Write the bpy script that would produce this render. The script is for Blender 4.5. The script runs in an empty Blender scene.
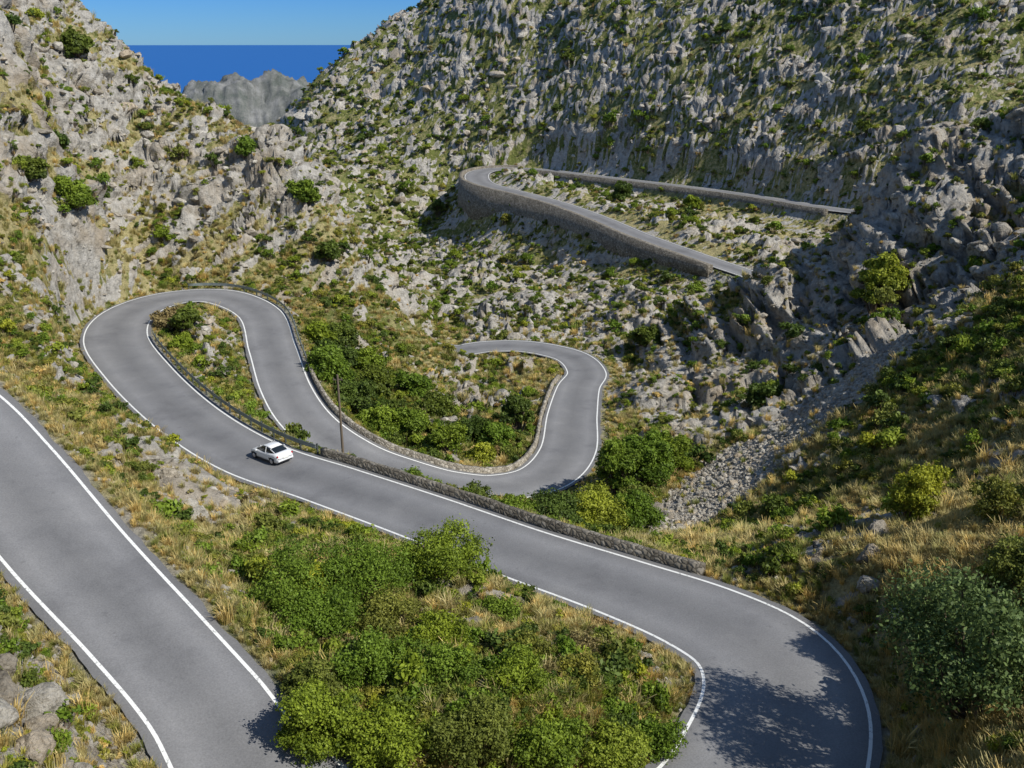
import bpy, bmesh, math, random
import numpy as np
from mathutils import Vector, Matrix
rng=np.random.default_rng(7); random.seed(7)
scene=bpy.context.scene
# ------------------------------------------------------------------ noise
def h2(ix,iy,seed):
    n=(ix.astype(np.int64)*374761393+iy.astype(np.int64)*668265263+seed*1442695041)&0xffffffff
    n=((n^(n>>13))*1274126177)&0xffffffff
    n=(n^(n>>16))&0xffffffff
    return n/4294967295.0
def gn(x,y,seed):
    ix=np.floor(x);iy=np.floor(y);fx=x-ix;fy=y-iy
    u=fx*fx*fx*(fx*(fx*6-15)+10);v=fy*fy*fy*(fy*(fy*6-15)+10)
    def g(a,b):
        t=h2(ix+a,iy+b,seed)*6.28318
        return np.cos(t)*(fx-a)+np.sin(t)*(fy-b)
    return ((g(0,0)*(1-u)+g(1,0)*u)*(1-v)+(g(0,1)*(1-u)+g(1,1)*u)*v)*1.5
def fbm(x,y,s,seed,o=4,gain=.5):
    a=1;r=0;x=x/s;y=y/s
    for i in range(o):
        r=r+a*gn(x,y,seed+i*17);x=x*2.03+11.3;y=y*2.03+5.1;a*=gain
    return r
def vor(x,y,s,seed):
    x=x/s;y=y/s;ix=np.floor(x);iy=np.floor(y)
    f1=np.full(x.shape,9.);f2=np.full(x.shape,9.);cid=np.zeros(x.shape);tx=np.zeros(x.shape);ty=np.zeros(x.shape)
    for a in(-1,0,1):
        for b in(-1,0,1):
            px=ix+a+h2(ix+a,iy+b,seed);py=iy+b+h2(ix+a,iy+b,seed+5)
            d=np.hypot(px-x,py-y);c=h2(ix+a,iy+b,seed+9)
            m=d<f1
            f2=np.where(m,f1,np.minimum(f2,d));cid=np.where(m,c,cid)
            tx=np.where(m,x-px,tx);ty=np.where(m,y-py,ty);f1=np.where(m,d,f1)
    return f1,f2,cid,tx,ty
def sst(t):
    t=np.clip(t,0,1);return t*t*(3-2*t)
# ------------------------------------------------------------------ roads (metres, heights relative to the viewpoint)
AB=[(-75,64,-15.5,3),(-58,64,-18,3),(-42.5,57.2,-20,3.1),(-35.4,52,-21.3,3.2),(-29.4,46.4,-22.5,3.1),(-22.3,39.3,-23.8,2.8),(-16.6,33.9,-24.7,2.5),(-12.7,30.1,-25.4,2.4),(-9.7,26.7,-26,2.6),
(-4.4,22.6,-26.9,3.4),(3,22.8,-27.8,4),(8.4,26.4,-28.5,4.0),(11.5,31.2,-29,3.9),(13.1,35.3,-29.3,3.9),(12.9,39.1,-29.6,3.8),(10.6,42.5,-30,3.5),(6.4,46.3,-30.5,3.2),(.5,50.9,-31,3.1),
(-6.6,57,-31.7,3.1),(-14.2,63.2,-32.4,3.1),(-22.5,70,-33.2,3.2),(-31.7,80.6,-34,3.3),(-42.0,95.2,-34.8,3.6),(-50.8,110,-35.4,3.9),(-54.0,122.5,-35.8,4.0),(-51.6,131.8,-36.2,4),(-45,134.4,-36.6,3.6),
(-36.9,126.5,-37,3.2),(-31.4,112,-37.6,3.1),(-26.8,99.6,-38.4,3),(-22.4,91.4,-39.3,3),(-17,86,-40.3,3),(-11.6,83.5,-41.3,3),(-6.3,82.3,-42.2,3),(-1.2,83.2,-43,3.1),(3.6,87.7,-44,3.3),(6.6,96.5,-45,3.4),(8,110.3,-46.3,3.4),
(9.7,122.9,-47.3,3.2),(11.6,131.6,-48,3.1),(9.7,142.2,-49,3.1),(3.1,148.5,-49.5,3),(-3.9,150,-49.9,3),(-9.8,149,-50.3,3),(-15,153,-51,3),(-19,160,-52,3)]
FF=[(150,190,-38,3),(110,225,-41.5,3),(89.9,247.5,-43,3),(76,267.2,-43.2,3),(59.4,287.8,-43.4,3),(30.5,317.1,-43.7,3),(10.3,337.6,-44,3.2),(-4.5,342,-44.2,3.8),(-11.7,335,-44.5,4.2),(-12,320,-45,4.2),
(-7.4,307,-45.3,3.6),(2.6,293.5,-45.7,3.3),(14.7,276,-46.3,3.2),(25,255.8,-47,3.2),(33.8,235.8,-47.8,3.2),(43.9,218.7,-48.8,3.2),(51,208.3,-49.6,3.1),(62,195,-51,3),(78,180,-52,3)]
def spline(P,step=.6):
    P=np.array(P,float);P=np.vstack([2*P[0]-P[1],P,2*P[-1]-P[-2]]);out=[]
    for i in range(1,len(P)-2):
        p0,p1,p2,p3=P[i-1:i+3]
        n=max(2,int(np.linalg.norm(p2[:2]-p1[:2])/step))
        t=(np.arange(n)/n)[:,None]
        out.append(.5*((2*p1)+(-p0+p2)*t+(2*p0-5*p1+4*p2-p3)*t*t+(-p0+3*p1-3*p2+p3)*t**3))
    out.append(P[-2:-1]);return np.vstack(out)
R1=spline(AB);R2=spline(FF,1.2)
# ------------------------------------------------------------------ terrain survey points
T=[(-55.8,95,-26.3),(-63.2,112,-18.3),(-67.9,125,-7.2),(-73.3,140,5.7),(-61,120,-26.2),(-70.9,145,-15.8),(-79.3,165,-1.2),(-85.8,190,7.7),(-50.5,92,-28.8),(-63.6,143,-34.5),(-68.7,160,-22.6),(-71.5,172,-9.9),(-66,180,-8.5),(-77.2,185,.4),
(-52.9,152,-29.8),(-55.9,165,-19.6),(-55.4,175,-11.7),(-42.1,148,-34),(-42.2,158,-25.8),(-41.3,165,-17.2),(-33,143,-37.8),(-31.5,155,-30.4),(-27,127,-41.3),(-19.1,105,-42),(-17.1,130,-46.2),(-19.3,150,-42.5),(-6.3,127,-49),(-9.9,100,-43.9),(-1.5,103,-45.5),(1.2,122,-48.5),(-13.4,98,-44.3),(-5,140,-50.2),(3,138,-50),
(-25,190,-55),(-40,205,-50),(-60,215,-45),(-85,235,-30),(-110,200,10),(-100,150,15),(-95,110,5),
(-18.2,260,-63),(-15.9,190,-60),(-44.6,300,-66),(-64,340,-48),(-91.4,400,-39.4),(-101.7,430,-28.8),(-83.7,440,-8),(-51.9,450,9.7),(-33.8,460,18.6),(-42.9,350,-50.5),(-47.5,400,-23),(-16.2,360,-34),(-4.9,390,-2.9),(-4.9,400,16.2),
(30.8,325,-34.5),(32,345,-12.8),(33.7,375,15.2),(60.6,298,-34.5),(63,318,-11.8),(66.3,345,14),(92.6,260,-34),(98.4,285,-10.5),(103.9,310,12.6),(118.8,250,-14.3),(130.5,285,11.5),(139.1,260,-4.5),(143.9,275,11.1),
(40,430,45),(90,380,45),(150,330,45),(200,280,30),(0,450,45),
(-115,480,-80),(-90,500,-60),(-50,510,-20),(-130,430,-70),(-110,380,-60),(-90,330,-62),
(27.8,190,-52.8),(10.7,195,-56),(16.9,165,-53),(1.6,178,-55.5),(-.5,230,-60),(13.2,245,-58.5),(32.1,218,-54.5),(9,256,-58.5),(-15,300,-61),(-24,325,-60),(-22,345,-54),(22,234,-57),(0,275,-59),(44,203,-53.5),
(17.6,105,-46.1),(24,106,-45.1),(32,108,-43.2),(43.9,110,-39.8),(52.2,105,-32.9),(58.3,100,-25.3),(17.4,136,-50),(31.7,148,-42),(42.7,143,-34.6),(53.4,137,-26.5),(55.4,135,-20.2),(59.2,134,-15.2),(70.3,133,-11.8),(76.3,131,-6.6),(27.7,124,-45.8),(36.2,122,-43.2),(48.3,120,-37),(58.5,116,-29),(67.6,114,-20.8),
(35,172,-50.5),(55,172,-49),(80,172,-38),(100,170,-25),(100,130,-1),(110,100,5),(120,220,-38),
(47,80,-22.2),(41.1,82,-27.7),(34.4,85,-34),(27,86,-38.9),(19.5,84,-42),(34.3,68,-28.9),(36.7,60,-24),(27.5,66,-32.5),(27.2,56,-30),(28,46,-24.6),(20.6,66,-37.2),(17.7,56,-33.2),(11.6,72,-40.5),(18.2,44,-28.0),(21.1,42,-26.0),(25,38,-23.2),(21.9,32,-24.2),(18.6,31,-26.1),(17.4,24,-22.8),(15.2,27,-26.1),
(70,60,-10),(60,30,-6),(90,90,-2),(45,45,-16),(30,15,-12),(45,95,-30),(30,95,-41),
(-31,62,-27.2),(-21.6,55,-31),(-15.9,39,-26.6),(-9.5,40,-27.2),(-11.8,51,-30.2),(-2.9,35.5,-27),(4,33.5,-27.1),(-.7,43,-28.6),(-4.3,27.5,-25.6),(3.5,28.2,-26.2),(-18.3,26,-21.9),(-15.5,24.5,-22.4),(-30,30,-18),(-45,40,-13),(-30,10,-8),(-70,50,-10),
(0,0,-3),(0,10,-14),(0,17,-23),(-10,12,-16),(10,12,-17),(-60,0,5),(60,0,5),(0,-10,-2),(-42,75,-30),(-48,85,-29.5),(-38,108,-36.2),(-43,118,-36.5),(-10,74,-39),(3,68,-38.5),(-18,78,-37.5)]
T=np.array(T,float)
ctr=np.vstack([T,R1[::9,:3],R2[::10,:3]])
def ker(a,b,c=4.0):
    return np.sqrt(((a[:,None,:2]-b[None,:,:2])**2).sum(2)+c*c)
n=len(ctr);K=ker(ctr,ctr)-np.eye(n)*0.25
M=np.zeros((n+3,n+3));M[:n,:n]=K;M[:n,n]=1;M[:n,n+1:]=ctr[:,:2];M[n,:n]=1;M[n+1:,:n]=ctr[:,:2].T
sol=np.linalg.solve(M,np.concatenate([ctr[:,2],np.zeros(3)]))
def base_h(X,Y):
    q=np.stack([X.ravel(),Y.ravel()],1);o=np.zeros(len(q))
    for i in range(0,len(q),20000):
        qq=q[i:i+20000];o[i:i+20000]=ker(qq,ctr)@sol[:n]+sol[n]+qq@sol[n+1:]
    return o.reshape(X.shape)
# ------------------------------------------------------------------ terrain grid (finer close by)
NR,NC=1250,720
vv=np.linspace(0,1,NR);Yr=12*np.exp(vv*np.log(1430/12.))-17
ss=np.linspace(-1,1,NC)
HWr=0.74*np.maximum(Yr,0)+26
Y=np.repeat(Yr[:,None],NC,1);X=HWr[:,None]*ss[None,:]
def coarse(fun,f=8):
    ri=np.linspace(0,NR-1,NR//f);ci=np.linspace(0,NC-1,NC//f)
    yr=np.interp(ri,np.arange(NR),Yr);hw=np.interp(ri,np.arange(NR),HWr);s=np.interp(ci,np.arange(NC),ss)
    Z=fun(hw[:,None]*s[None,:],np.repeat(yr[:,None],len(s),1))
    Z1=np.array([np.interp(np.arange(NC),ci,z) for z in Z])
    return np.array([np.interp(np.arange(NR),ri,Z1[:,j]) for j in range(NC)]).T
Z=coarse(base_h,5)
Z=np.clip(Z,-85,75)
far=-262+226*np.exp(-(((X+255)/235)**2+((Y-930)/130)**2))+12*np.exp(-(((X+305)/40)**2+((Y-900)/60)**2))+7*np.exp(-(((X+205)/34)**2+((Y-900)/60)**2))+fbm(X,Y,70,3,6,.6)*11
wf=sst((Y-500-0.2*np.abs(X))/110.)
Z=Z*(1-wf)+far*wf
gx=np.gradient(Z,axis=1)/np.gradient(X,axis=1);gy=np.gradient(Z,axis=0)/np.gradient(Y,axis=0)
def boxb(a,k):
    for ax in(0,1):
        a=sum(np.roll(a,s_,ax) for s_ in range(-k,k+1))/(2*k+1)
    return a
gx=boxb(gx,4);gy=boxb(gy,4);gl=np.sqrt(1+gx*gx+gy*gy);nxn,nyn,nzn=-gx/gl,-gy/gl,1/gl
# distance to roads
D=np.full(Z.shape,99.);RZ=np.zeros(Z.shape);HW=np.full(Z.shape,3.);WH=np.zeros(Z.shape)
S=np.vstack([np.c_[R1,np.zeros(len(R1))],np.c_[R2,np.ones(len(R2))]])
for i in range(NR):
    m=S[np.abs(S[:,1]-Yr[i])<22]
    if len(m)==0: continue
    d=np.hypot(X[i][:,None]-m[None,:,0],Y[i][:,None]-m[None,:,1])
    k=(d-m[None,:,3]).argmin(1);D[i]=d[np.arange(NC),k];RZ[i]=m[k,2];HW[i]=m[k,3];WH[i]=m[k,4]
E=D-HW   # distance from asphalt edge
# ------------------------------------------------------------------ ground cover maps
def idw(pts):
    P=np.array(pts,float)
    def f(x,y):
        w=1/(((x[...,None]-P[:,0])**2+(y[...,None]-P[:,1])**2)/(1+.002*(P[:,1]**2))+3)**1.6
        return (w*P[:,2]).sum(-1)/w.sum(-1)
    return coarse(f,10)
rockb=idw([(-56,95,-.3),(-66,115,-.15),(-72,135,.05),(-50,90,-.5),(-60,145,.4),(-65,160,.25),(-75,180,.05),(-42,150,.3),(-55,170,.2),(-30,145,.15),(-27,127,-.2),(-19,105,-.6),(-17,135,-.05),(-19,150,.25),(-6,125,-.5),(-5,100,-.6),(0,110,-.8),
(-45,120,-.5),(-38,110,-.5),(-18,250,-.05),(-16,190,.0),(-60,330,-.12),(-90,420,.05),(-50,430,.05),(-45,350,-.05),(0,390,-.1),(60,320,-.12),(100,290,-.12),(140,270,-.15),(30,190,.25),(10,200,.3),(20,165,.15),(5,240,.15),(30,225,.1),(60,260,-.1),(-20,300,.0),
(24,112,.5),(35,115,.65),(50,112,.6),(60,105,.45),(30,150,.4),(45,145,.5),(58,135,.7),(75,131,.5),(48,125,.7),(65,118,.55),(40,105,.55),(52,96,.35),
(45,78,-.3),(35,80,-.5),(35,65,-.45),(27,60,-.5),(28,48,-.5),(20,60,-.3),(19,44,.5),(24,40,-.1),(20,30,-.5),(12,72,-.3),(3,66,-.6),
(-30,62,-.1),(-22,55,.1),(-16,42,.0),(-10,42,-.7),(-12,51,-.1),(-3,36,-.7),(4,34,-.2),(7,38,.15),(0,43,-.2),(-4,28,-.9),(3,28,-.7),(-18,26,.2),(-16,24,.5),(-28,32,-.3),(-45,45,-.4),(-265,930,.0)])
greenb=idw([(-56,95,.1),(-66,115,-.1),(-72,135,-.1),(-60,150,.0),(-75,180,.15),(-42,150,.1),(-30,140,.4),(-19,105,.7),(-10,98,.5),(-5,110,-.05),(0,120,-.2),(-45,120,.1),(-18,250,.35),(-60,330,.4),(-90,420,.4),(0,390,.4),(60,320,.3),(140,270,.3),(60,250,-.1),
(30,190,.25),(10,230,.2),(24,112,.2),(58,140,.0),(60,120,.1),(45,80,.4),(40,78,.35),(34,78,-.1),(35,65,.05),(27,58,-.3),(28,48,-.3),(20,60,.0),(24,40,-.5),(18,28,-.7),(10,70,.5),(3,66,.5),(-30,62,.1),(-22,55,-.2),(-16,40,-.35),(-9,40,.4),(-4,45,.05),(-3,34,.6),(5,36,-.1),(-4,28,.6),(3,28,.4),(-18,25,-.3),(-30,32,-.3),(-265,930,-.1)])
farw=sst((Y-60)/150)
# slope-following coordinates, so blocks keep their proportions on steep faces
sx_=np.clip(X/25.,-1,1)*(1-sst((Y-180)/60.))
U=X+1.2*sx_*Z;V_=Y+1.5*Z*sst((Y-120)/80.)*(1-wf)
slope=np.sqrt(gx*gx+gy*gy)
nR=fbm(U,V_,14,21,5,.6);nR2=fbm(U,V_,3.2,41,4,.6)
nR=np.where(Y>170,nR*.6+fbm(U*.8,V_*1.25,5.,77,4,.6)*.65,nR)
rock=sst((nR*.8+nR2*.5+rockb*.9-.06+np.clip(slope-.6,0,.8)*.2)/.42+.5)
rock=np.where(E<1.2,0,rock)
SC=np.array([(11,65,3.2),(15.5,71,4.2),(19,77,5.2),(24,83,6.2),(32,88,6.2),(41,94,5),(50,99,3)],float)
ds=np.full(Z.shape,99.)
for a,b in zip(SC[:-1],SC[1:]):
    ab=b-a;t=np.clip(((X-a[0])*ab[0]+(Y-a[1])*ab[1])/(ab[0]**2+ab[1]**2),0,1)
    ds=np.minimum(ds,np.hypot(X-a[0]-t*ab[0],Y-a[1]-t*ab[1])-a[2]-t*ab[2])
scree=sst((nR2*1.4-ds)/1.2)*(E>1)
# ------------------------------------------------------------------ displacement: crags and rounded outcrops
lw=sst((E-1.0)/6.)
f1,f2,c1,tx,ty=vor((U+2*nR)*.75,V_+2*nR2,10,61);g1,g2,c2,ux,uy=vor((U+.8*nR2)*.72,V_,4.6,62);k1,k2,c3,wx,wy=vor(U*.8,V_,1.9,63)
dome=lambda a,b:np.sqrt(np.clip(1-a*a*1.1,0,1))*sst((b-a)/.22)
blk=(.25+.75*c1+(c1-.5)*.7*tx)*dome(f1,f2)
blk2=(.2+.8*c2+(c2-.5)*.6*ux+.25*uy)*dome(g1,g2)
blk3=(.2+.8*c3)*dome(k1,k2)
big=np.where(Y>100,1,.4)*sst((Y-20)/80)
cliff=np.exp(-(((X-49)/28)**2+((Y-117)/22)**2))
strat=(Z+.18*X+nR*4.+nR2*1.0)/4.2;strat=strat-np.floor(strat);strat=np.where(strat<.75,strat/.75,(1-strat)/.25)
dz=rock*(blk*2.4*big*(1+1.4*cliff)+blk2*(.5+.9*farw)+blk3*(.35+.3*farw)-.9*farw-strat*1.4*sst((Y-110)/60.)*np.clip(slope,0,1))+ fbm(X,Y,24,81,5,.5)*(0.5+2.4*farw)*(.4+.6*rock)+fbm(U,V_,2.5,90,3)*.16
dz=dz*(1-.8*scree)
cap=.3+.3*np.maximum(E,0)+ .3*farw*np.maximum(E-4,0)
dz=np.clip(dz*lw,-cap,cap)
belowF=(WH>0)*(E<16)*(Z<RZ-1.5);dz=np.where(belowF,np.minimum(dz,.4)-.3,dz)
amp=rock*lw*(.35+.35*farw+.7*cliff)*(1-wf)
Zn=Z+dz*nzn
X2=X+dz*nxn+amp*fbm(U,V_,6,101,3)*1.
Y2=Y+dz*nyn+amp*fbm(U,V_,6,131,3)*1.1
# carve road beds
fall=np.where(WH>0,np.where(Zn>RZ,7.,2.0),3.2)
w=1-sst((E-.7)/fall)
off=.10+.0016*np.maximum(Y,0)
Zc=Zn*(1-w)+(RZ-off)*w
Zc=np.where(E<.7,RZ-off,Zc)
# ------------------------------------------------------------------ helpers for materials
def newmat(name):
    m=bpy.data.materials.new(name);m.use_nodes=True;nt=m.node_tree;b=nt.nodes['Principled BSDF'];b.inputs['Roughness'].default_value=.9
    b.inputs['Specular IOR Level'].default_value=.2
    return m,nt,b
def N(nt,t,**k):
    n=nt.nodes.new(t)
    for a,v in k.items():setattr(n,a,v)
    return n
def noise(nt,vec,scale,detail=6,rough=.6,lac=2.):
    n=N(nt,'ShaderNodeTexNoise');n.inputs['Scale'].default_value=scale;n.inputs['Detail'].default_value=detail;n.inputs['Roughness'].default_value=rough
    nt.links.new(vec,n.inputs['Vector']);return n.outputs['Fac']
def ramp(nt,fac,stops):
    r=nt.nodes.new('ShaderNodeValToRGB');e=r.color_ramp.elements
    while len(e)<len(stops):e.new(.5)
    for k,(p,c) in enumerate(stops):
        e[k].position=p;e[k].color=(*c,1) if len(c)==3 else c
    nt.links.new(fac,r.inputs[0]);return r.outputs[0]
def mix(nt,f,a,b,mode='MIX'):
    m=nt.nodes.new('ShaderNodeMix');m.data_type='RGBA';m.blend_type=mode
    for s,v in((m.inputs[0],f),(m.inputs[6],a),(m.inputs[7],b)):
        if isinstance(v,bpy.types.NodeSocket):nt.links.new(v,s)
        else:s.default_value=v if isinstance(v,float) else (*v,1)
    return m.outputs[2]
def mth(nt,op,a,b=0.):
    m=nt.nodes.new('ShaderNodeMath');m.operation=op
    for s,v in((m.inputs[0],a),(m.inputs[1],b)):
        if isinstance(v,bpy.types.NodeSocket):nt.links.new(v,s)
        else:s.default_value=v
    return m.outputs[0]
def bump(nt,b,h,strength,dist):
    n=N(nt,'ShaderNodeBump');n.inputs['Strength'].default_value=strength;n.inputs['Distance'].default_value=dist
    nt.links.new(h,n.inputs['Height']);nt.links.new(n.outputs[0],b.inputs['Normal'])
ROCK=[(0.32,(.09,.082,.07)),(.41,(.32,.30,.26)),(.53,(.50,.47,.415)),(.72,(.64,.61,.55))]
# ground
mg,nt,b=newmat('limestone_and_scrub_ground')
geo=N(nt,'ShaderNodeNewGeometry');pos=geo.outputs['Position']
at=N(nt,'ShaderNodeAttribute',attribute_name='cover');sep=N(nt,'ShaderNodeSeparateColor');nt.links.new(at.outputs['Color'],sep.inputs[0])
n1=noise(nt,pos,.9,6,.65);n2=noise(nt,pos,.12,4,.6);n3=noise(nt,pos,5.,5,.7)
rc=ramp(nt,mth(nt,'ADD',mth(nt,'MULTIPLY',n1,.75),mth(nt,'MULTIPLY',n3,.25)),ROCK)
rc=mix(nt,ramp(nt,n2,[(.47,(0,0,0)),(.70,(.6,.6,.6))]),rc,(.42,.32,.20))
dry=ramp(nt,n3,[(.3,(.23,.19,.085)),(.5,(.42,.36,.17)),(.7,(.56,.49,.27))])
grn=ramp(nt,n3,[(.3,(.06,.075,.02)),(.55,(.16,.18,.045)),(.75,(.29,.30,.09))])
gf=ramp(nt,mth(nt,'ADD',sep.outputs[1],mth(nt,'SUBTRACT',mth(nt,'MULTIPLY',n1,1.4),.7)),[(.38,(0,0,0)),(.68,(1,1,1))])
soil=mix(nt,gf,dry,grn)
rf=ramp(nt,mth(nt,'ADD',sep.outputs[0],mth(nt,'SUBTRACT',mth(nt,'MULTIPLY',n1,1.),.5)),[(.44,(0,0,0)),(.56,(1,1,1))])
col=mix(nt,rf,soil,rc)
scr=ramp(nt,noise(nt,pos,3.,6,.8),[(.3,(.20,.18,.155)),(.5,(.42,.39,.34)),(.7,(.55,.52,.47))])
col=mix(nt,sep.outputs[2],col,scr)
# the remote headland is mixed to a darker grey-green by distance
head=ramp(nt,noise(nt,pos,.05,7,.75),[(.38,(.10,.115,.10)),(.50,(.17,.175,.16)),(.62,(.26,.26,.25))])
col=mix(nt,at.outputs['Alpha'],col,head)
nt.links.new(col,b.inputs['Base Color'])
vo=N(nt,'ShaderNodeTexVoronoi');vo.inputs['Scale'].default_value=.7;nt.links.new(pos,vo.inputs['Vector'])
hh=mth(nt,'ADD',mth(nt,'MULTIPLY',noise(nt,pos,1.1,8,.7),1.),mth(nt,'MULTIPLY',vo.outputs['Distance'],.35))
bump(nt,b,hh,.95,1.1)
# terrain mesh
def grid_mesh(name,co,nr,nc,wrap=False):
    me=bpy.data.meshes.new(name);nv=nr*nc;me.vertices.add(nv);me.vertices.foreach_set('co',co.astype(np.float32).ravel())
    if wrap:
        i=np.arange(nr-1)[:,None]*nc;j=np.arange(nc)[None,:];j2=(j+1)%nc
        q=np.stack([i+j,i+j2,i+nc+j2,i+nc+j],-1).reshape(-1,4)
    else:
        i=np.arange(nr-1)[:,None]*nc+np.arange(nc-1)[None,:]
        q=np.stack([i,i+1,i+nc+1,i+nc],-1).reshape(-1,4)
    nf=len(q)
    me.loops.add(nf*4);me.loops.foreach_set('vertex_index',q.ravel().astype(np.int32))
    me.polygons.add(nf);me.polygons.foreach_set('loop_start',np.arange(0,nf*4,4,dtype=np.int32))
    me.update(calc_edges=True)
    if wrap:
        bm=bmesh.new();bm.from_mesh(me);bm.verts.ensure_lookup_table()
        bm.faces.new([bm.verts[k] for k in range(nc)]);bm.faces.new([bm.verts[nv-1-k] for k in range(nc)])
        bmesh.ops.recalc_face_normals(bm,faces=bm.faces);bm.to_mesh(me);bm.free()
    return me
def addobj(name,me,mats=(),parent=None,coll=None):
    o=bpy.data.objects.new(name,me);(coll or scene.collection).objects.link(o)
    for m in mats:me.materials.append(m)
    if parent:o.parent=parent
    return o
co=np.stack([X2,Y2,Zc],-1)
me=grid_mesh('terrain',co,NR,NC)
ca=me.color_attributes.new('cover','FLOAT_COLOR','POINT')
verge=sst((1.1-E+nR2*.8)/1.)*np.where(E<6,1,0)
gr=np.clip(.5+greenb*.6+nR*.3,0,1)
cc=np.stack([rock,gr,np.maximum(scree,verge*.8),sst((Y-560)/80.)],-1)
ca.data.foreach_set('color',cc.astype(np.float32).ravel())
terrain=addobj('terrain',me,[mg])
def hgt(x,y):
    i=np.clip(np.searchsorted(Yr,y)-1,0,NR-2);ty=(y-Yr[i])/(Yr[i+1]-Yr[i])
    hw=np.interp(y,Yr,HWr);j=(x/hw+1)/2*(NC-1);j0=int(np.clip(j,0,NC-2));tx=j-j0
    return float((Zc[i,j0]*(1-tx)+Zc[i,j0+1]*tx)*(1-ty)+(Zc[i+1,j0]*(1-tx)+Zc[i+1,j0+1]*tx)*ty)
# ------------------------------------------------------------------ asphalt
ma,nt,b=newmat('aged_asphalt')
geo=N(nt,'ShaderNodeNewGeometry');pos=geo.outputs['Position']
ac=N(nt,'ShaderNodeAttribute',attribute_name='across')
f=noise(nt,pos,.22,5,.65);g=noise(nt,pos,12,4,.7)
c0=ramp(nt,f,[(.3,(.165,.164,.168)),(.45,(.205,.204,.207)),(.6,(.225,.223,.224)),(.8,(.265,.262,.26))])
trk=ramp(nt,ac.outputs['Fac'],[(.0,(.8,.79,.77)),(.1,(.92,.92,.92)),(.22,(1.08,1.08,1.08)),(.36,(.92,.92,.92)),(.5,(.82,.82,.82))])
c0=mix(nt,1.,c0,trk,'MULTIPLY')
c0=mix(nt,.55,c0,ramp(nt,g,[(.3,(.65,.65,.65)),(.7,(1.3,1.3,1.3))]),'MULTIPLY')
st=noise(nt,pos,1.1,3,.8);c0=mix(nt,ramp(nt,st,[(.66,(0,0,0)),(.70,(.35,.35,.35))]),c0,(.11,.11,.112))
nt.links.new(c0,b.inputs['Base Color']);b.inputs['Roughness'].default_value=.85
bump(nt,b,g,.3,.02)
mw,nt,b=newmat('white_road_paint')
geo=N(nt,'ShaderNodeNewGeometry')
nt.links.new(ramp(nt,noise(nt,geo.outputs['Position'],5,6,.8),[(.36,(.30,.30,.29)),(.46,(.78,.78,.75))]),b.inputs['Base Color'])
def frame(R):
    t=np.gradient(R[:,:2],axis=0);t/=np.linalg.norm(t,axis=1)[:,None]
    return t,np.c_[t[:,1],-t[:,0]]   # tangent, right normal
def ribbon(name,R,offs,dz,mat,parent=None,attr=False):
    t,nr=frame(R);offs=np.array(offs)
    co=np.stack([R[:,0,None]+nr[:,0,None]*offs,R[:,1,None]+nr[:,1,None]*offs,np.repeat(R[:,2,None]+dz,offs.shape[1],1)],-1)
    me=grid_mesh(name,co[:,::-1],len(R),offs.shape[1])
    o=addobj(name,me,[mat],parent)
    if attr:
        a=me.attributes.new('across','FLOAT','POINT')
        u=(np.linspace(0,1,offs.shape[1]))[None,:]*np.ones((len(R),1));u=np.where(u>.5,1-u,u)
        a.data.foreach_set('value',u.astype(np.float32).ravel())
    return o
def road(R,tag):
    hw=R[:,3,None];L=len(R);o_=np.linspace(-1,1,17)[None,:]*(hw+.3)
    e1=fbm(R[:,0],R[:,1],1.6,555,3)*.13;e2=fbm(R[:,0],R[:,1],1.6,556,3)*.13
    o_[:,0]-=e1+.05;o_[:,-1]+=e2+.05   # broken asphalt edge
    o=ribbon('mountain_road',R,o_,0,ma,attr=True)
    for s in(-1,1):
        ribbon('edge_line',R,np.stack([s*R[:,3]-.075,s*R[:,3]+.085],1)-s*.12,.012 if tag==0 else .03,mw,parent=o)
    return o
r1=road(R1,0);r2=road(R2,1)
# ------------------------------------------------------------------ stone walls
def stonemat(name,dark):
    m,nt,b=newmat(name);geo=N(nt,'ShaderNodeNewGeometry');pos=geo.outputs['Position']
    v=N(nt,'ShaderNodeTexVoronoi');v.inputs['Scale'].default_value=2.6;nt.links.new(pos,v.inputs['Vector'])
    v2=N(nt,'ShaderNodeTexVoronoi',feature='DISTANCE_TO_EDGE');v2.inputs['Scale'].default_value=2.6;nt.links.new(pos,v2.inputs['Vector'])
    sp=N(nt,'ShaderNodeSeparateColor');nt.links.new(v.outputs['Color'],sp.inputs[0])
    c=ramp(nt,sp.outputs[0],[(0,(.20*dark,.18*dark,.15*dark)),(.5,(.33*dark,.30*dark,.25*dark)),(1,(.44*dark,.41*dark,.36*dark))])
    c=mix(nt,ramp(nt,v2.outputs['Distance'],[(0,(1,1,1)),(.09,(0,0,0))]),c,(.09*dark,.08*dark,.065*dark))
    c=mix(nt,.7,c,ramp(nt,noise(nt,pos,.5,6,.7),[(.3,(.5,.47,.42)),(.7,(1.25,1.22,1.15))]),'MULTIPLY')
    nt.links.new(c,b.inputs['Base Color']);bump(nt,b,v2.outputs['Distance'],.8,.15);return m
mst=stonemat('shaded_parapet_stone',.7);mst2=stonemat('sunlit_tan_parapet_stone',1.05);mrw=stonemat('retaining_wall_stone',.75)  # parapet stone twice: shade painted into the first colour, sunlight into the second
def near(R,x,y):return int(((R[:,0]-x)**2+(R[:,1]-y)**2).argmin())
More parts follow.
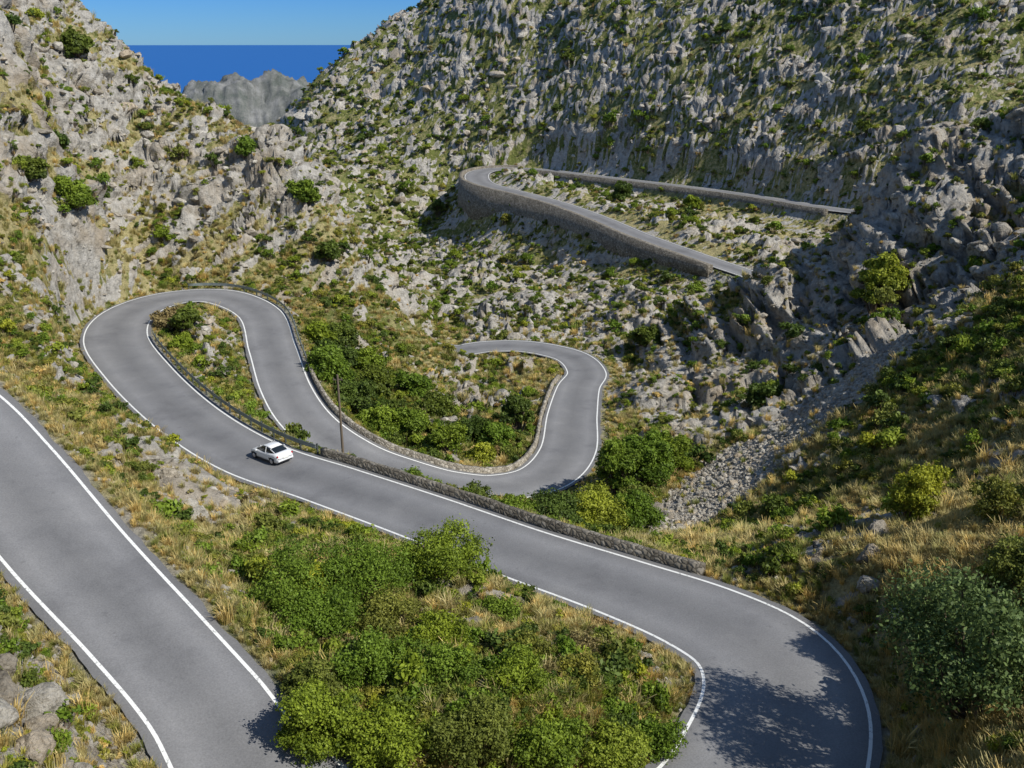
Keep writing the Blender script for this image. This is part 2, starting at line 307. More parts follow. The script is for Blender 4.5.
def wall(name,R,side,i0,i1,h,depth,th,mat,gap=.45):
    Q=R[i0:i1+1];t,nr=frame(R);nr=nr[i0:i1+1]*side
    a=(Q[:,3]+gap)[:,None];bo=a+th
    inn=Q[:,:2]+nr*a;out=Q[:,:2]+nr*bo
    L=len(Q);dp=depth if np.ndim(depth) else np.full(L,depth)
    jit=rng.uniform(-.06,.06,L)*min(1,h);j2=rng.uniform(-.04,.04,L)
    zt=Q[:,2]+h+jit
    prof=np.stack([np.c_[inn,Q[:,2]-dp],np.c_[inn,zt],np.c_[out,zt+j2],np.c_[out+nr*(.08*dp)[:,None],Q[:,2]-dp]],1)
    return addobj(name,grid_mesh(name,prof,L,4,True),[mat])
iB1=near(R1,-18.5,66.5)
wall('stone_parapet_wall',R1,1,near(R1,9.0,44.3),iB1,.6,1.5,.4,mst)
iD0=near(R1,-29,105);iE=near(R1,10.5,127)
wall('stone_parapet_wall',R1,-1,iD0,iE,.55,2.2,.4,mst2)
j0,j1=near(R2,2,344),near(R2,50,209);s=np.linspace(0,1,j1-j0+1)
wall('retaining_wall',R2,1,j0,j1,.7,np.interp(s,[0,.15,.5,.8,.93,1],[7,14,13,8,4,2]),1.5,mrw,.6)
wall('retaining_wall',R2,-1,near(R2,89,248),near(R2,0,341),.5,4.,.6,mrw,.6)
# ------------------------------------------------------------------ guardrails
mm,nt,b=newmat('weathered_galvanised_steel');b.inputs['Metallic'].default_value=.3;b.inputs['Roughness'].default_value=.5
geo=N(nt,'ShaderNodeNewGeometry');nt.links.new(ramp(nt,noise(nt,geo.outputs['Position'],2,5,.7),[(.3,(.17,.20,.19)),(.7,(.34,.38,.36))]),b.inputs['Base Color'])
mpo,nt,b=newmat('dark_steel_posts');b.inputs['Base Color'].default_value=(.07,.08,.075,1)
def box(bm,c,s,rz=0):
    r=bmesh.ops.create_cube(bm,size=1,matrix=Matrix.Translation(c)@Matrix.Rotation(rz,4,'Z')@Matrix.Diagonal((*s,1)));return r
def guardrail(R,side,i0,i1):
    Q=R[i0:i1+1];t,nr=frame(R);nr=nr[i0:i1+1]*side
    pr=[(0,.50),(.06,.55),(.06,.62),(.0,.68),(.06,.74),(.06,.81),(0,.86),(.02,.89),(.09,.81),(.09,.74),(.03,.68),(.09,.62),(.09,.55),(.02,.47)]
    co=np.stack([np.c_[Q[:,:2]+nr*(Q[:,3,None]+.45+p[0]),Q[:,2]+p[1]] for p in pr],1)
    root=addobj('guardrail',grid_mesh('guardrail',co,len(Q),len(pr),True),[mm])
    bm=bmesh.new()
    for k in range(0,len(Q),4):
        p=Q[k,:2]+nr[k]*(Q[k,3]+.64);box(bm,(p[0],p[1],Q[k,2]+.25),(.13,.13,1.3),math.atan2(nr[k,1],nr[k,0]))
    me=bpy.data.meshes.new('posts');bm.to_mesh(me);bm.free();addobj('posts',me,[mpo],root)
guardrail(R1,1,iB1+1,near(R1,-49.5,108))
guardrail(R1,-1,near(R1,-49,133.8),iD0-1)
# ------------------------------------------------------------------ utility pole
mp,nt,b=newmat('weathered_wood');b.inputs['Base Color'].default_value=(.16,.13,.10,1)
bm=bmesh.new();bmesh.ops.create_cone(bm,cap_ends=True,segments=12,radius1=.15,radius2=.10,depth=11,matrix=Matrix.Translation((0,0,5)))
box(bm,(0,0,10),(.9,.09,.11));
for q in(-.38,0,.38):bmesh.ops.create_cone(bm,cap_ends=True,segments=8,radius1=.05,radius2=.03,depth=.16,matrix=Matrix.Translation((q,0,10.14)))
me=bpy.data.meshes.new('utility_pole');bm.to_mesh(me);bm.free();o=addobj('utility_pole',me,[mp]);o.location=(-16.8,81.2,hgt(-16.8,81.2)+.4)
# ------------------------------------------------------------------ rocks
def rockmat():
    m,nt,b=newmat('limestone_rock');tc=N(nt,'ShaderNodeNewGeometry');pos=tc.outputs['Position'];oi=N(nt,'ShaderNodeObjectInfo')
    c=ramp(nt,noise(nt,pos,1.6,6,.7),ROCK)
    tint=ramp(nt,oi.outputs['Random'],[(0,(.62,.57,.50)),(.35,(.9,.88,.84)),(.7,(1.06,1.05,1.02)),(1,(.95,.82,.66))])
    nt.links.new(mix(nt,1.,c,tint,'MULTIPLY'),b.inputs['Base Color'])
    bump(nt,b,noise(nt,pos,2.5,7,.75),.9,.4);return m
mr=rockmat()
def protocol(name):return bpy.data.collections.new(name)
rocks=protocol('limestone_rocks')
for k in range(9):
    bm=bmesh.new();r=np.random.default_rng(k+50);sc=np.array([1,r.uniform(.65,1),r.uniform(.5,.9)])
    for q in range(34 if k<6 else 60):
        v=r.normal(size=3);v/=np.linalg.norm(v);v*=r.uniform(.82,1.1);bm.verts.new(v*sc*.6)
    h=bmesh.ops.convex_hull(bm,input=bm.verts)
    bmesh.ops.delete(bm,geom=[g for g in h['geom_interior'] if isinstance(g,bmesh.types.BMVert)],context='VERTS')
    me=bpy.data.meshes.new('rock');bm.to_mesh(me);bm.free();addobj('rock',me,[mr],coll=rocks)
# individual boulders with cracked faces
from mathutils import noise as mn
def boulder(x,y,sz,seed,sink=.25):
    bm=bmesh.new();bmesh.ops.create_icosphere(bm,subdivisions=5,radius=1);r=np.random.default_rng(seed);pl=[]
    for q in range(15):
        v=r.normal(size=3);pl.append((Vector(v).normalized(),r.uniform(.55,.9)))
    for v in bm.verts:
        p=v.co.copy()
        for nn,dd in pl:
            k=p.dot(nn)
            if k>dd:p-=nn*(k-dd)*.92
        o_=Vector((seed*3.1,0,0));q=mn.fractal(p*2.2+o_,1,2,5);c_=abs(mn.noise(p*3.1+o_));p*=1+q*.09-max(0,.10-c_)*.9
        v.co=Vector((p.x,p.y*.8,p.z*.75))*sz
    me=bpy.data.meshes.new('boulder');bm.to_mesh(me);bm.free();o=addobj('boulder',me,[mr]);o.rotation_euler=(r.uniform(-.3,.3),r.uniform(-.3,.3),r.uniform(0,6))
    o.location=(x,y,hgt(x,y)+sz*(.4-sink))
for k,q in enumerate([(-17.1,25.9,1.15),(-18.3,25.2,1.3),(-16.3,24.8,.7),(-15.6,23.2,1.0),(-17.3,23.6,1.3),(-14.4,23.4,.6),(-19.2,27.3,.9),(-13.8,38.6,.45),(-15.4,42.6,.6),(-18.5,47.5,.5),(-21.2,53.6,.9),(-22.4,55.5,.7),(-24.6,58,.8),(7.2,36.4,.5),(6.2,38.8,.45),(5.2,33.5,.5),(-10.2,48,.5),(19.2,41.5,.8),(20,43.4,1.),(21.6,46.5,.9),(18.2,46.2,.6),(17.4,48.4,.7),(19.8,38.6,.6)]):boulder(*q,k+3)
# ------------------------------------------------------------------ plants
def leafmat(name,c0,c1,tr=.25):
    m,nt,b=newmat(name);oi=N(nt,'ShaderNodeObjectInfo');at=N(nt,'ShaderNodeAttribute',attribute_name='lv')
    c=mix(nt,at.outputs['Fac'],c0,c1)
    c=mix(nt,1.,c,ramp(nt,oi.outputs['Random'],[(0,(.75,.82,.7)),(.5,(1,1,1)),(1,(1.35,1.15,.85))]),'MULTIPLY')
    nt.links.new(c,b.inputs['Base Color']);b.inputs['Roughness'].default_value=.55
    t=N(nt,'ShaderNodeBsdfTranslucent');nt.links.new(c,t.inputs[0]);mx=N(nt,'ShaderNodeMixShader');mx.inputs[0].default_value=tr
    out=nt.nodes['Material Output'];nt.links.new(b.outputs[0],mx.inputs[1]);nt.links.new(t.outputs[0],mx.inputs[2]);nt.links.new(mx.outputs[0],out.inputs[0]);return m
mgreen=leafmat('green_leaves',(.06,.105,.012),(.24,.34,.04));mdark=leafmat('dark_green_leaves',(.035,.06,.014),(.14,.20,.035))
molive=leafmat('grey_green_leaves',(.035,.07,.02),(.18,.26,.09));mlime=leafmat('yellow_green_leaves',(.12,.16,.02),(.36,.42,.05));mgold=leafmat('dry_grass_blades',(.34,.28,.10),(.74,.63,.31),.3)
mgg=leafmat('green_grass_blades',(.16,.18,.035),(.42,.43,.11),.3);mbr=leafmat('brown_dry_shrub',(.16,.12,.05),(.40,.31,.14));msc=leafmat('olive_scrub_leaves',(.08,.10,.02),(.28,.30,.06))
mbark,nt,b=newmat('bark');b.inputs['Base Color'].default_value=(.12,.09,.065,1)
def mesh_from(name,V,F4,mats,mi=None,lv=None):
    me=bpy.data.meshes.new(name);me.vertices.add(len(V));me.vertices.foreach_set('co',np.asarray(V,np.float32).ravel())
    nf=len(F4);me.loops.add(nf*4);me.loops.foreach_set('vertex_index',np.asarray(F4,np.int32).ravel());me.polygons.add(nf);me.polygons.foreach_set('loop_start',np.arange(0,nf*4,4,dtype=np.int32))
    if mi is not None:me.polygons.foreach_set('material_index',np.asarray(mi,np.int32))
    me.update(calc_edges=True)
    if lv is not None:
        a=me.attributes.new('lv','FLOAT','POINT');a.data.foreach_set('value',np.asarray(lv,np.float32))
    for m in mats:me.materials.append(m)
    return me
def leaves(P,Nn,size,r):
    n=len(P);up=r.normal(size=(n,3))*.8+Nn;up/=np.linalg.norm(up,axis=1)[:,None]
    a=np.cross(up,r.normal(size=(n,3)));a/=np.linalg.norm(a,axis=1)[:,None];b_=np.cross(up,a)
    s=(size*r.uniform(.5,1.5,n))[:,None];a=a*s;b_=b_*s*.55
    V=np.stack([P-a,P-b_+a*.1,P+a,P+b_+a*.1],1).reshape(-1,3);F=np.arange(4*n).reshape(-1,4);return V,F
def bush_mesh(name,seed,W,H,nleaf,ls,mat,nl=14,trunk=0,dens=.35):
    r=np.random.default_rng(seed);L=[]
    for k in range(nl):
        a=r.uniform(0,6.28);q=math.sqrt(r.uniform(0,1))*.8;zz=trunk+(H-trunk)*r.uniform(.15,.9)*(1-.4*q)
        L.append((q*W/2*math.cos(a),q*W/2*math.sin(a),zz,r.uniform(.12,.34)*min(W/2,(H-trunk)/1.2)))
    L.append((0,0,trunk+(H-trunk)*.52,.38*min(W/2,H-trunk)))
    L=np.array(L);wt=L[:,3]**1.8;pk=r.choice(len(L),nleaf,p=wt/wt.sum())
    v=r.normal(size=(nleaf,3));v/=np.linalg.norm(v,axis=1)[:,None];v[:,2]=np.where(v[:,2]<-.3,-v[:,2],v[:,2])
    rad=L[pk,3]*(1-dens*r.uniform(0,1,nleaf)**1.6+.24*np.abs(r.normal(size=nleaf)));lum=.88+.36*np.sin(v[:,0]*5+pk)*np.sin(v[:,1]*6+pk*2)
    P=L[pk,:3]+v*(rad*lum)[:,None]*np.array([1.1,1.1,.9]);P[:,2]=np.maximum(P[:,2],.05)
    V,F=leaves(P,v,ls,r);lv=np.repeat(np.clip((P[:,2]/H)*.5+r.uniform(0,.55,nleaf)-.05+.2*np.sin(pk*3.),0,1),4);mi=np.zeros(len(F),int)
    VV=[V];FF_=[F];MI=[mi];LV=[lv];base=len(V)
    for (lx,ly,lz,lr) in L:
        p0=np.array([r.uniform(-.08,.08)*W*.3,r.uniform(-.08,.08)*W*.3,-.3]);p2=np.array([lx,ly,lz+lr*.3]);p1=(p0+p2)/2+np.array([0,0,.12*H])*(-1 if trunk==0 else .6)
        rr=[.022*H+.02,.014*H+.012,.005*H+.004]
        ring=[]
        for p,rad_ in zip((p0,p1,p2),rr):
            for a in range(5):ring.append(p+np.array([math.cos(a*1.2566)*rad_,math.sin(a*1.2566)*rad_,0]))
        VV.append(np.array(ring));f=[]
        for s_ in range(2):
            for a in range(5):f.append([base+s_*5+a,base+s_*5+(a+1)%5,base+s_*5+5+(a+1)%5,base+s_*5+5+a])
        FF_.append(np.array(f));MI.append(np.ones(10,int));LV.append(np.zeros(15));base+=15
    return mesh_from(name,np.vstack(VV),np.vstack(FF_),[mat,mbark],np.concatenate(MI),np.concatenate(LV))
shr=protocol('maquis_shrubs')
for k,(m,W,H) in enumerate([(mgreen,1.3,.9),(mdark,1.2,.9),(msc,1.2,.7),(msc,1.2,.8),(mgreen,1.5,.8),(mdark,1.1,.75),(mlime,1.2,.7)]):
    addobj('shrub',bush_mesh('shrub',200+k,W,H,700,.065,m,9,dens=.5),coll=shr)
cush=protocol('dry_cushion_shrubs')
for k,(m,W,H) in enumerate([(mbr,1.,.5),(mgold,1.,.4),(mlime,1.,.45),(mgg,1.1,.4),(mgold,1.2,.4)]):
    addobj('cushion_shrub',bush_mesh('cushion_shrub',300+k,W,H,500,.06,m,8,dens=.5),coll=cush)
def tuft(name,seed,n,h,mat):
    r=np.random.default_rng(seed);V=[];F=[];lv=[]
    for k in range(n):
        a=r.uniform(0,6.28);q=r.uniform(0,.22);p=np.array([math.cos(a)*q,math.sin(a)*q,-.04]);a2=a+r.normal()*.7;d=np.array([math.cos(a2),math.sin(a2),0])
        hh=h*r.uniform(.5,1.15);ln=r.uniform(.15,.9)*hh*.8;sd=np.array([-d[1],d[0],0])*.012*r.uniform(.7,1.5)
        p1=p+d*ln*.35+np.array([0,0,hh*.65]);p2=p+d*ln+np.array([0,0,hh*(1 if r.uniform()<.6 else .8)])
        b0=len(V);V+= [p-sd,p+sd,p1+sd*.8,p1-sd*.8,p2+sd*.25,p2-sd*.25];F+=[[b0,b0+1,b0+2,b0+3],[b0+3,b0+2,b0+4,b0+5]];l=r.uniform(.2,1);lv+=[l*.5,l*.5,l*.8,l*.8,l,l]
    return mesh_from(name,V,F,[mat],None,lv)
gd=protocol('dry_grass_tufts');gg=protocol('green_grass_tufts')
for k in range(4):addobj('grass_tuft',tuft('grass_tuft',400+k,80,.5,mgold),coll=gd)
for k in range(3):addobj('grass_tuft',tuft('grass_tuft',420+k,80,.42,mgg),coll=gg)
# ------------------------------------------------------------------ instancing
def scatter(name,pts,rot,scl,idx,coll):
    me=bpy.data.meshes.new(name);me.vertices.add(len(pts));me.vertices.foreach_set('co',pts.astype(np.float32).ravel())
    for nm,ty,arr in(('rot','FLOAT_VECTOR',rot),('scl','FLOAT_VECTOR',scl)):
        a=me.attributes.new(nm,ty,'POINT');a.data.foreach_set('vector',arr.astype(np.float32).ravel())
    a=me.attributes.new('idx','INT','POINT');a.data.foreach_set('value',idx.astype(np.int32))
    o=addobj(name,me);g=bpy.data.node_groups.new(name,'GeometryNodeTree')
    g.interface.new_socket('Geometry',in_out='INPUT',socket_type='NodeSocketGeometry');g.interface.new_socket('Geometry',in_out='OUTPUT',socket_type='NodeSocketGeometry')
    gi=g.nodes.new('NodeGroupInput');go=g.nodes.new('NodeGroupOutput');ci=g.nodes.new('GeometryNodeCollectionInfo');ci.inputs['Collection'].default_value=coll
    ci.inputs['Separate Children'].default_value=True;ci.inputs['Reset Children'].default_value=True
    ip=g.nodes.new('GeometryNodeInstanceOnPoints');ip.inputs['Pick Instance'].default_value=True
    def na(nm,ty):
        q=g.nodes.new('GeometryNodeInputNamedAttribute');q.data_type=ty;q.inputs['Name'].default_value=nm;return q.outputs['Attribute']
    L=g.links.new;L(gi.outputs[0],ip.inputs['Points']);L(ci.outputs[0],ip.inputs['Instance']);L(na('idx','INT'),ip.inputs['Instance Index'])
    L(na('rot','FLOAT_VECTOR'),ip.inputs['Rotation']);L(na('scl','FLOAT_VECTOR'),ip.inputs['Scale']);L(ip.outputs[0],go.inputs[0])
    md=o.modifiers.new('scatter','NODES');md.node_group=g;return o
def sample(nn,ymin,ymax,prob):
    i0=np.searchsorted(Yr,ymin);i1=np.searchsorted(Yr,ymax)-1
    fi=rng.uniform(i0,i1,nn);fj=rng.uniform(0,NC-1.001,nn);i=fi.astype(int);j=fj.astype(int);a=(fi-i)[:,None];c=(fj-j)[:,None]
    ok=rng.uniform(0,1,nn)<prob[i,j]
    i,j,a,c=i[ok],j[ok],a[ok],c[ok]
    p=(co[i,j]*(1-c)+co[i,j+1]*c)*(1-a)+(co[i+1,j]*(1-c)+co[i+1,j+1]*c)*a
    return p,E[i,j]
def yaw(n):
    r=np.zeros((n,3));r[:,2]=rng.uniform(0,6.28,n);r[:,:2]=rng.normal(size=(n,2))*.12;return r
# rocks
prob=np.clip(rock*.5+.03,0,1)*(E>1.6)*(1-wf)
p,e=sample(100000,12,520,prob);d=np.linalg.norm(p,axis=1)
s=np.minimum((.10+.0033*d)*rng.lognormal(0,.5,len(p)),np.maximum(e-.6,.15)*.5)
p[:,2]-=s*.15
rr_=rng.normal(size=(len(p),3))*.25;rr_[:,2]=rng.uniform(0,6.28,len(p))
scatter('scattered_limestone_rocks',p,rr_,s[:,None]*rng.uniform(.65,1.35,(len(p),3))*np.array([1.35,1.1,.8]),rng.integers(0,9,len(p)),rocks)
# scree + verge stones
p,e=sample(500000,15,130,np.clip(scree*1.0+.10*(E>.6)*(E<2.2),0,1));n_=len(p)
s=rng.lognormal(0,.45,n_)*.22
s=np.minimum(s,np.maximum(e,.1)*.25+.05)
scatter('scree_stones',p,rng.uniform(0,6.28,(n_,3)),np.repeat(s[:,None],3,1),rng.integers(0,9,n_),rocks)
# shrubs
nS=fbm(X,Y,9,301,4,.6)
pg=np.clip(.25+greenb*.5+nS*.8,0,.95)*np.where(rock>.6,.38,.95)*(E>1.3)*(1-scree)*(1-wf)
def shrubs(nn,y0,y1,k0,k1,nm):
    p,e=sample(nn,y0,y1,pg);d=np.linalg.norm(p,axis=1)
    s=np.minimum((k0+k1*d)*rng.lognormal(0,.45,len(p)),np.maximum(e-.3,.2)*.8)
    scatter(nm,p,yaw(len(p)),s[:,None]*rng.uniform(.8,1.2,(len(p),3)),rng.integers(0,7,len(p)),shr)
shrubs(60000,20,110,.4,.004,'maquis_shrubs_cover');shrubs(95000,110,520,.4,.0029,'maquis_shrubs_cover')
pc=np.clip(.38-greenb*.15-nS*.4,0,.7)*np.where(rock>.6,.33,.85)*(E>1.2)*(1-scree)*(1-wf)
p,e=sample(90000,20,520,pc);d=np.linalg.norm(p,axis=1)
s=np.minimum((.4+.0033*d)*rng.lognormal(0,.35,len(p)),np.maximum(e-.3,.2)*.8)
scatter('dry_cushion_cover',p,yaw(len(p)),s[:,None]*rng.uniform(.8,1.2,(len(p),3)),rng.integers(0,5,len(p)),cush)
# grass
pd=np.clip(.62-greenb*.6-nS*.2,.05,1)*(1-rock*.85)*(E>.45)*(1-scree*.95)
p,e=sample(150000,14,190,pd);d=np.linalg.norm(p,axis=1);s=(.75+.003*d)*rng.lognormal(0,.3,len(p))*np.clip(.5+e*.3,.4,1)
scatter('dry_grass_cover',p,yaw(len(p)),s[:,None]*np.ones(3),rng.integers(0,4,len(p)),gd)
pd=np.clip(.40+greenb*.6+nS*.3,.05,1)*(1-rock*.85)*(E>.45)*(1-scree*.95)
p,e=sample(120000,14,190,pd);d=np.linalg.norm(p,axis=1);s=(.7+.003*d)*rng.lognormal(0,.3,len(p))*np.clip(.5+e*.3,.4,1)
scatter('green_grass_cover',p,yaw(len(p)),s[:,None]*np.ones(3),rng.integers(0,3,len(p)),gg)
# ------------------------------------------------------------------ individual bushes and trees
BU=[('bush',-11.2,38.6,5.6,3.3,mgreen),('bush',-7.8,40.6,5.8,3.6,mgreen),('bush',-4.0,43.4,5.2,3.2,mgreen),('bush',-9.2,36.4,4.2,2.4,mgreen),('bush',-6.2,37.4,3.8,1.9,msc),
('bush',-7.6,28.6,3.8,2.8,mgreen),('bush',-8.3,30.6,3.0,1.9,msc),('bush',-4.8,28.2,3.8,2.4,mgreen),('bush',-1.6,28.4,3.8,2.1,msc),('bush',1.4,28.8,3.6,2.0,mgreen),('bush',4.2,29.4,3.6,2.0,mlime),('bush',6.4,31.2,2.6,1.5,mgreen),
('bush',-3.0,32.2,3.8,1.8,mgreen),('bush',-6.0,32.4,3.8,2.2,mgreen),('bush',.2,31.6,3.2,1.6,mgreen),('bush',.6,34.6,3.0,1.3,msc),('bush',-3.4,35.8,3.2,1.6,mgreen),('bush',3.6,36.5,2.4,1.1,mbr),('bush',3.0,33.0,2.6,1.2,msc),('bush',-.8,39.4,2.8,1.3,mgreen),('bush',4.4,40.2,2.2,1.0,mbr),
('bush',18.9,29.6,8.4,6.6,molive),('bush',23.8,35.0,4.2,3.2,msc),('bush',26.5,43,3.4,2.4,msc),
('tree',10.2,80.2,5.6,6.2,mgreen),('tree',13.6,82.4,5.8,6.4,mgreen),('tree',17.2,86.0,5.0,5.0,mgreen),
('bush',3.6,63,5,3.4,mdark),('bush',7.0,65.4,5.8,4.6,mlime),('bush',10.4,67.5,5,3.8,mgreen),('bush',.4,61.8,4,2.8,mgreen),('bush',-3.2,66,3.6,2.4,mdark),
('bush',-22.6,105.5,6.2,5.2,mgreen),('bush',-19.2,101.5,6.0,5.0,mdark),('bush',-23.8,113,6.2,4.8,mdark),('bush',-16.0,97,5.4,4.2,mgreen),('bush',-18,110,6,4.2,mdark),('bush',-12.6,99,5,3.8,mgreen),('bush',-13.5,113,5.2,4,mgreen),('bush',-9.5,74.5,4.4,2.6,mgreen),('bush',-7,93,4.4,3.0,mgreen),('bush',-9.5,105,5,3.6,mdark),('bush',-3.5,92,3.6,2.2,mlime),('bush',-27,119,5,4,mgreen),('bush',-5,99,4.6,3.4,mdark),('bush',-20,118,5.4,4,mgreen),
('tree',.8,101.5,4,6.4,mdark),('bush',-1.6,97,4.4,3.4,mgreen),('bush',-25,125,6,4,mdark),
('tree',48.6,116,6.6,10.5,mlime),('bush',24.4,48,3.4,4.8,mlime),('bush',-62,127,6.2,5,mgreen),('bush',-69,150,5.4,4.6,mdark),('bush',-78,172,5.6,4.8,mdark),('bush',-36,158,5.6,4.6,mgreen),('bush',-47,163,4.6,3.8,mgreen),('bush',-46,117,5,3.4,mbr),('bush',-43,114,4,2.8,mdark),('bush',-41,106,3.6,2.4,mgreen),('bush',-66,134,4,3,mdark),('bush',-59,152,3.6,3,mgreen),('bush',-31,150,4.4,3.4,mdark),
('bush',38,104,5,3.6,mdark),('bush',31,103,4.6,3.4,mdark),('bush',22,142,5,4,mdark),('bush',60,112,4.4,3.4,mgreen),('bush',-64.5,122,4.6,3.4,mdark),('bush',-13.6,24.6,2.2,1.2,mgreen),('bush',-24.8,34.4,2.2,1.6,mgreen),('tree',34,282,6,7,mdark),('tree',52,262,5,5,mgreen)]
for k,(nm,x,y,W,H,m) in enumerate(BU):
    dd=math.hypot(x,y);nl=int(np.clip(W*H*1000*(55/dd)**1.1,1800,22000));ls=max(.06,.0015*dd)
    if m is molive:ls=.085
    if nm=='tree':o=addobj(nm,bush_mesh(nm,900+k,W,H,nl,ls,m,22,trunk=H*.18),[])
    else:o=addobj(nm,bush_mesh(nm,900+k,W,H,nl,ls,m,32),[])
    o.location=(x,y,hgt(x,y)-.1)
# ------------------------------------------------------------------ car
def simple(name,c,r=.5,metal=0,coat=0):
    m,nt,b=newmat(name);b.inputs['Base Color'].default_value=(*c,1);b.inputs['Roughness'].default_value=r;b.inputs['Metallic'].default_value=metal;b.inputs['Specular IOR Level'].default_value=.5;b.inputs['Coat Weight'].default_value=coat;return m
mwht=simple('white_car_paint',(.78,.79,.80),.35,0,.6);mgl=simple('tinted_glass',(.015,.02,.025),.06);mtyre=simple('tyre_rubber',(.02,.02,.02),.85);mrim=simple('alloy_rim',(.5,.5,.52),.3,.9);mred=simple('tail_lamp_red',(.5,.01,.01),.25);mbk=simple('black_trim',(.02,.02,.022),.5);mpl=simple('number_plate',(.75,.75,.7),.5)
car=bpy.data.objects.new('car',None);scene.collection.objects.link(car)
def loft(name,secs,mat,parent):
    me=grid_mesh(name,np.array(secs,float),len(secs),len(secs[0]),True)
    for pl in me.polygons:pl.use_smooth=len(pl.vertices)==4
    o=addobj(name,me,[mat],parent);return o
def bsec(x,w,zt,zb):
    h=[(0,zt),(w*.55,zt-.005),(w*.85,zt-.03),(w*.96,zt-.10),(w,zt-.26),(w*.99,zb+.2),(w*.93,zb)]
    return [(x,-a,z) for a,z in h[::-1]]+[(x,a,z) for a,z in h[1:]]
body=loft('body',[bsec(-2.08,.62,.70,.42),bsec(-2.04,.74,.86,.30),bsec(-1.9,.82,.98,.24),bsec(-1.6,.87,1.0,.22),bsec(-1.0,.88,.95,.2),bsec(0,.88,.92,.2),bsec(.8,.88,.92,.2),bsec(1.3,.86,.86,.2),bsec(1.75,.82,.76,.22),bsec(2.0,.72,.64,.26),bsec(2.08,.56,.54,.32)],mwht,car)
def gsec(x,wb,wr,zr):
    z0=.88;zr=max(zr,z0+.02);h=[(0,zr),(wr*.8,zr-.015),(wr,zr-.06 if zr>1 else zr-.01),(wb,z0)]
    return [(x,-a,z) for a,z in h[::-1]]+[(x,a,z) for a,z in h[1:]]
loft('glasshouse',[gsec(-1.62,.66,.6,.95),gsec(-1.3,.72,.58,1.16),gsec(-.95,.75,.57,1.32),gsec(-.4,.77,.58,1.38),gsec(.1,.77,.58,1.36),gsec(.35,.77,.57,1.28),gsec(.8,.74,.6,1.06),gsec(1.1,.7,.62,.92)],mgl,car)
def rsec(x,w,z):return [(x,-w,z-.05),(x,-w*.8,z),(x,0,z+.015),(x,w*.8,z),(x,w,z-.05),(x,w*.9,z-.08),(x,-w*.9,z-.08)]
loft('roof',[rsec(-.98,.57,1.335),rsec(-.4,.59,1.395),rsec(.1,.59,1.375),rsec(.32,.57,1.315)],mwht,car)
def boxo(name,c,s,mat,rot=(0,0,0)):
    bm=bmesh.new();bmesh.ops.create_cube(bm,size=1);bmesh.ops.scale(bm,vec=s,verts=bm.verts);bmesh.ops.bevel(bm,geom=bm.edges[:],offset=min(s)*.25,segments=2,affect='EDGES')
    me=bpy.data.meshes.new(name);bm.to_mesh(me);bm.free();o=addobj(name,me,[mat],car);o.location=c;o.rotation_euler=rot;return o
for sy in(-1,1):
    boxo('rear_pillar',(-1.28,sy*.64,1.13),(.62,.05,.09),mwht,(0,-.52,sy*.1))
    boxo('door_pillar',(-.35,sy*.69,1.12),(.08,.04,.5),mwht,(sy*.36,0,0))
    boxo('front_pillar',(.72,sy*.66,1.12),(.85,.05,.06),mwht,(0,.55,-sy*.05))
    boxo('tail_lamp',(-1.99,sy*.66,.80),(.12,.26,.15),mred,(0,0,-sy*-.35))
    boxo('door_mirror',(.68,sy*.98,.96),(.14,.2,.13),mwht)
    boxo('sill_trim',(0,sy*.885,.26),(2.2,.03,.08),mbk)
    for wx in(-1.28,1.28):
        bm=bmesh.new();bmesh.ops.create_cone(bm,cap_ends=True,segments=28,radius1=.32,radius2=.32,depth=.21);bmesh.ops.bevel(bm,geom=bm.edges[:],offset=.02,segments=2,affect='EDGES')
        me=bpy.data.meshes.new('wheel');bm.to_mesh(me);bm.free();o=addobj('wheel',me,[mtyre],car);o.location=(wx,sy*.80,.32);o.rotation_euler=(math.pi/2,0,0)
        bm=bmesh.new();bmesh.ops.create_cone(bm,cap_ends=True,segments=20,radius1=.2,radius2=.17,depth=.03)
        me=bpy.data.meshes.new('rim');bm.to_mesh(me);bm.free();o=addobj('rim',me,[mrim],car);o.location=(wx,sy*.915,.32);o.rotation_euler=(sy*-math.pi/2,0,0)
        boxo('wheel_arch',(wx,sy*.872,.52),(.78,.02,.16),mbk)
boxo('rear_bumper',(-2.03,0,.44),(.18,1.5,.22),mwht);boxo('rear_valance',(-2.06,0,.31),(.12,1.2,.1),mbk);boxo('number_plate',(-2.13,0,.62),(.03,.5,.12),mpl)
ic=near(R1,-21.0,68.7);t,nr=frame(R1);q=R1[ic,:2]+nr[ic]*.9
car.location=(q[0],q[1],R1[ic,2]+.005);car.rotation_euler=(0,math.atan2(R1[ic+3,2]-R1[ic-3,2],3.6)*-1,math.atan2(t[ic,1],t[ic,0]))
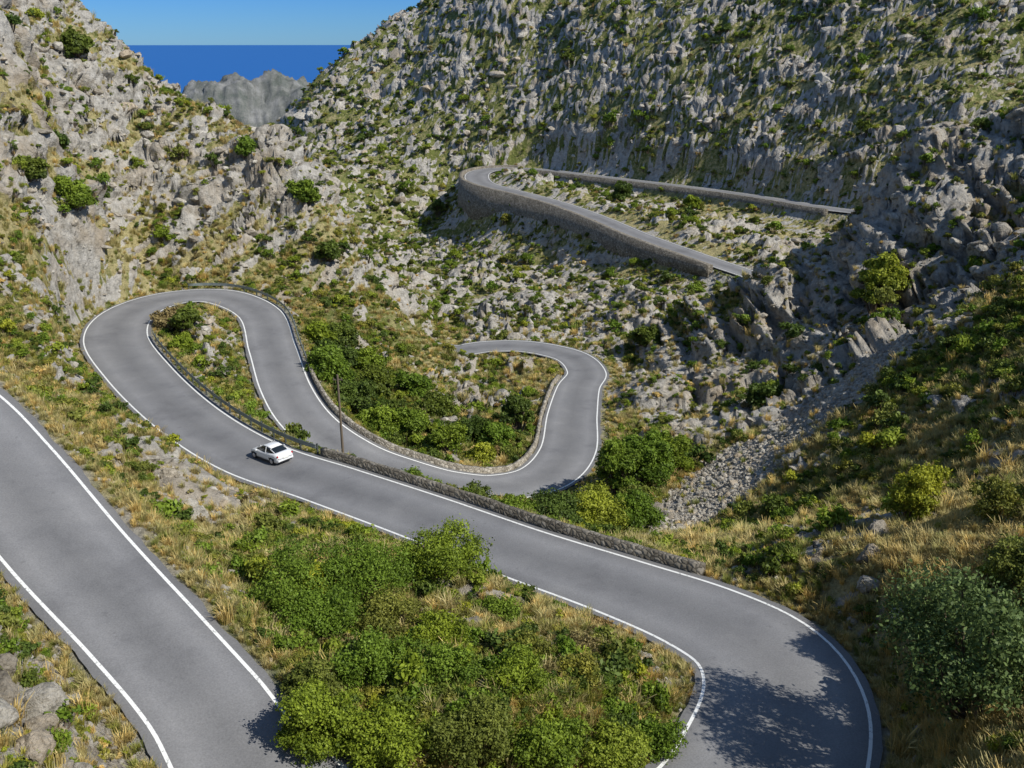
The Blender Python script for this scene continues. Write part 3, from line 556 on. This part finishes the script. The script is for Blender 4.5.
# ------------------------------------------------------------------ sea
ms,nt,b=newmat('sea_water');b.inputs['Base Color'].default_value=(.006,.10,.34,1);b.inputs['Roughness'].default_value=.45;b.inputs['Specular IOR Level'].default_value=.25
geo=N(nt,'ShaderNodeNewGeometry');bump(nt,b,noise(nt,geo.outputs['Position'],.02,6,.6),.3,4.)
bm=bmesh.new();rs=[0,300,1500,6000,30000,90000];prev=None
for r_ in rs[1:]:
    ring=[bm.verts.new((r_*math.cos(a*math.pi/32),r_*math.sin(a*math.pi/32)+600,0)) for a in range(64)]
    if prev is None:bm.faces.new(ring)
    else:
        for a in range(64):bm.faces.new((prev[a],ring[a],ring[(a+1)%64],prev[(a+1)%64]))
    prev=ring
me=bpy.data.meshes.new('sea');bm.to_mesh(me);bm.free();o=addobj('sea',me,[ms]);o.location=(0,0,-250)
# ------------------------------------------------------------------ light
el=math.radians(44);az=math.atan2(.90,-.43)   # azimuth clockwise from +Y
sd=Vector((math.sin(az)*math.cos(el),math.cos(az)*math.cos(el),math.sin(el)))
sl=bpy.data.lights.new('sun','SUN');sl.energy=5;sl.angle=math.radians(.5);sl.color=(1,.96,.88);so=bpy.data.objects.new('sun',sl);scene.collection.objects.link(so);so.rotation_euler=(-sd).to_track_quat('-Z','Y').to_euler();so.location=(0,0,100)
w_=bpy.data.worlds.new('World');scene.world=w_;w_.use_nodes=True;nt=w_.node_tree;sk=nt.nodes.new('ShaderNodeTexSky');sk.sky_type='NISHITA';sk.sun_disc=False;sk.sun_elevation=el;sk.sun_rotation=az;sk.altitude=250;sk.dust_density=.1;sk.ozone_density=2.5
tc=N(nt,'ShaderNodeTexCoord');sx=N(nt,'ShaderNodeSeparateXYZ');nt.links.new(tc.outputs['Generated'],sx.inputs[0])
tint=ramp(nt,sx.outputs[2],[(0,(.21,.46,.95)),(.06,(.14,.38,.90)),(.4,(1,1,1))])
nt.links.new(mix(nt,1.,sk.outputs[0],tint,'MULTIPLY'),nt.nodes['Background'].inputs[0]);nt.nodes['Background'].inputs[1].default_value=.12
scene.view_settings.view_transform='Standard';scene.view_settings.look='None';scene.view_settings.exposure=0
cd=bpy.data.cameras.new('camera');cd.lens=31.64;cd.sensor_width=36;cd.clip_end=200000;cam=bpy.data.objects.new('camera',cd);scene.collection.objects.link(cam);cam.rotation_euler=(math.radians(90-20.8),0,0);scene.camera=cam
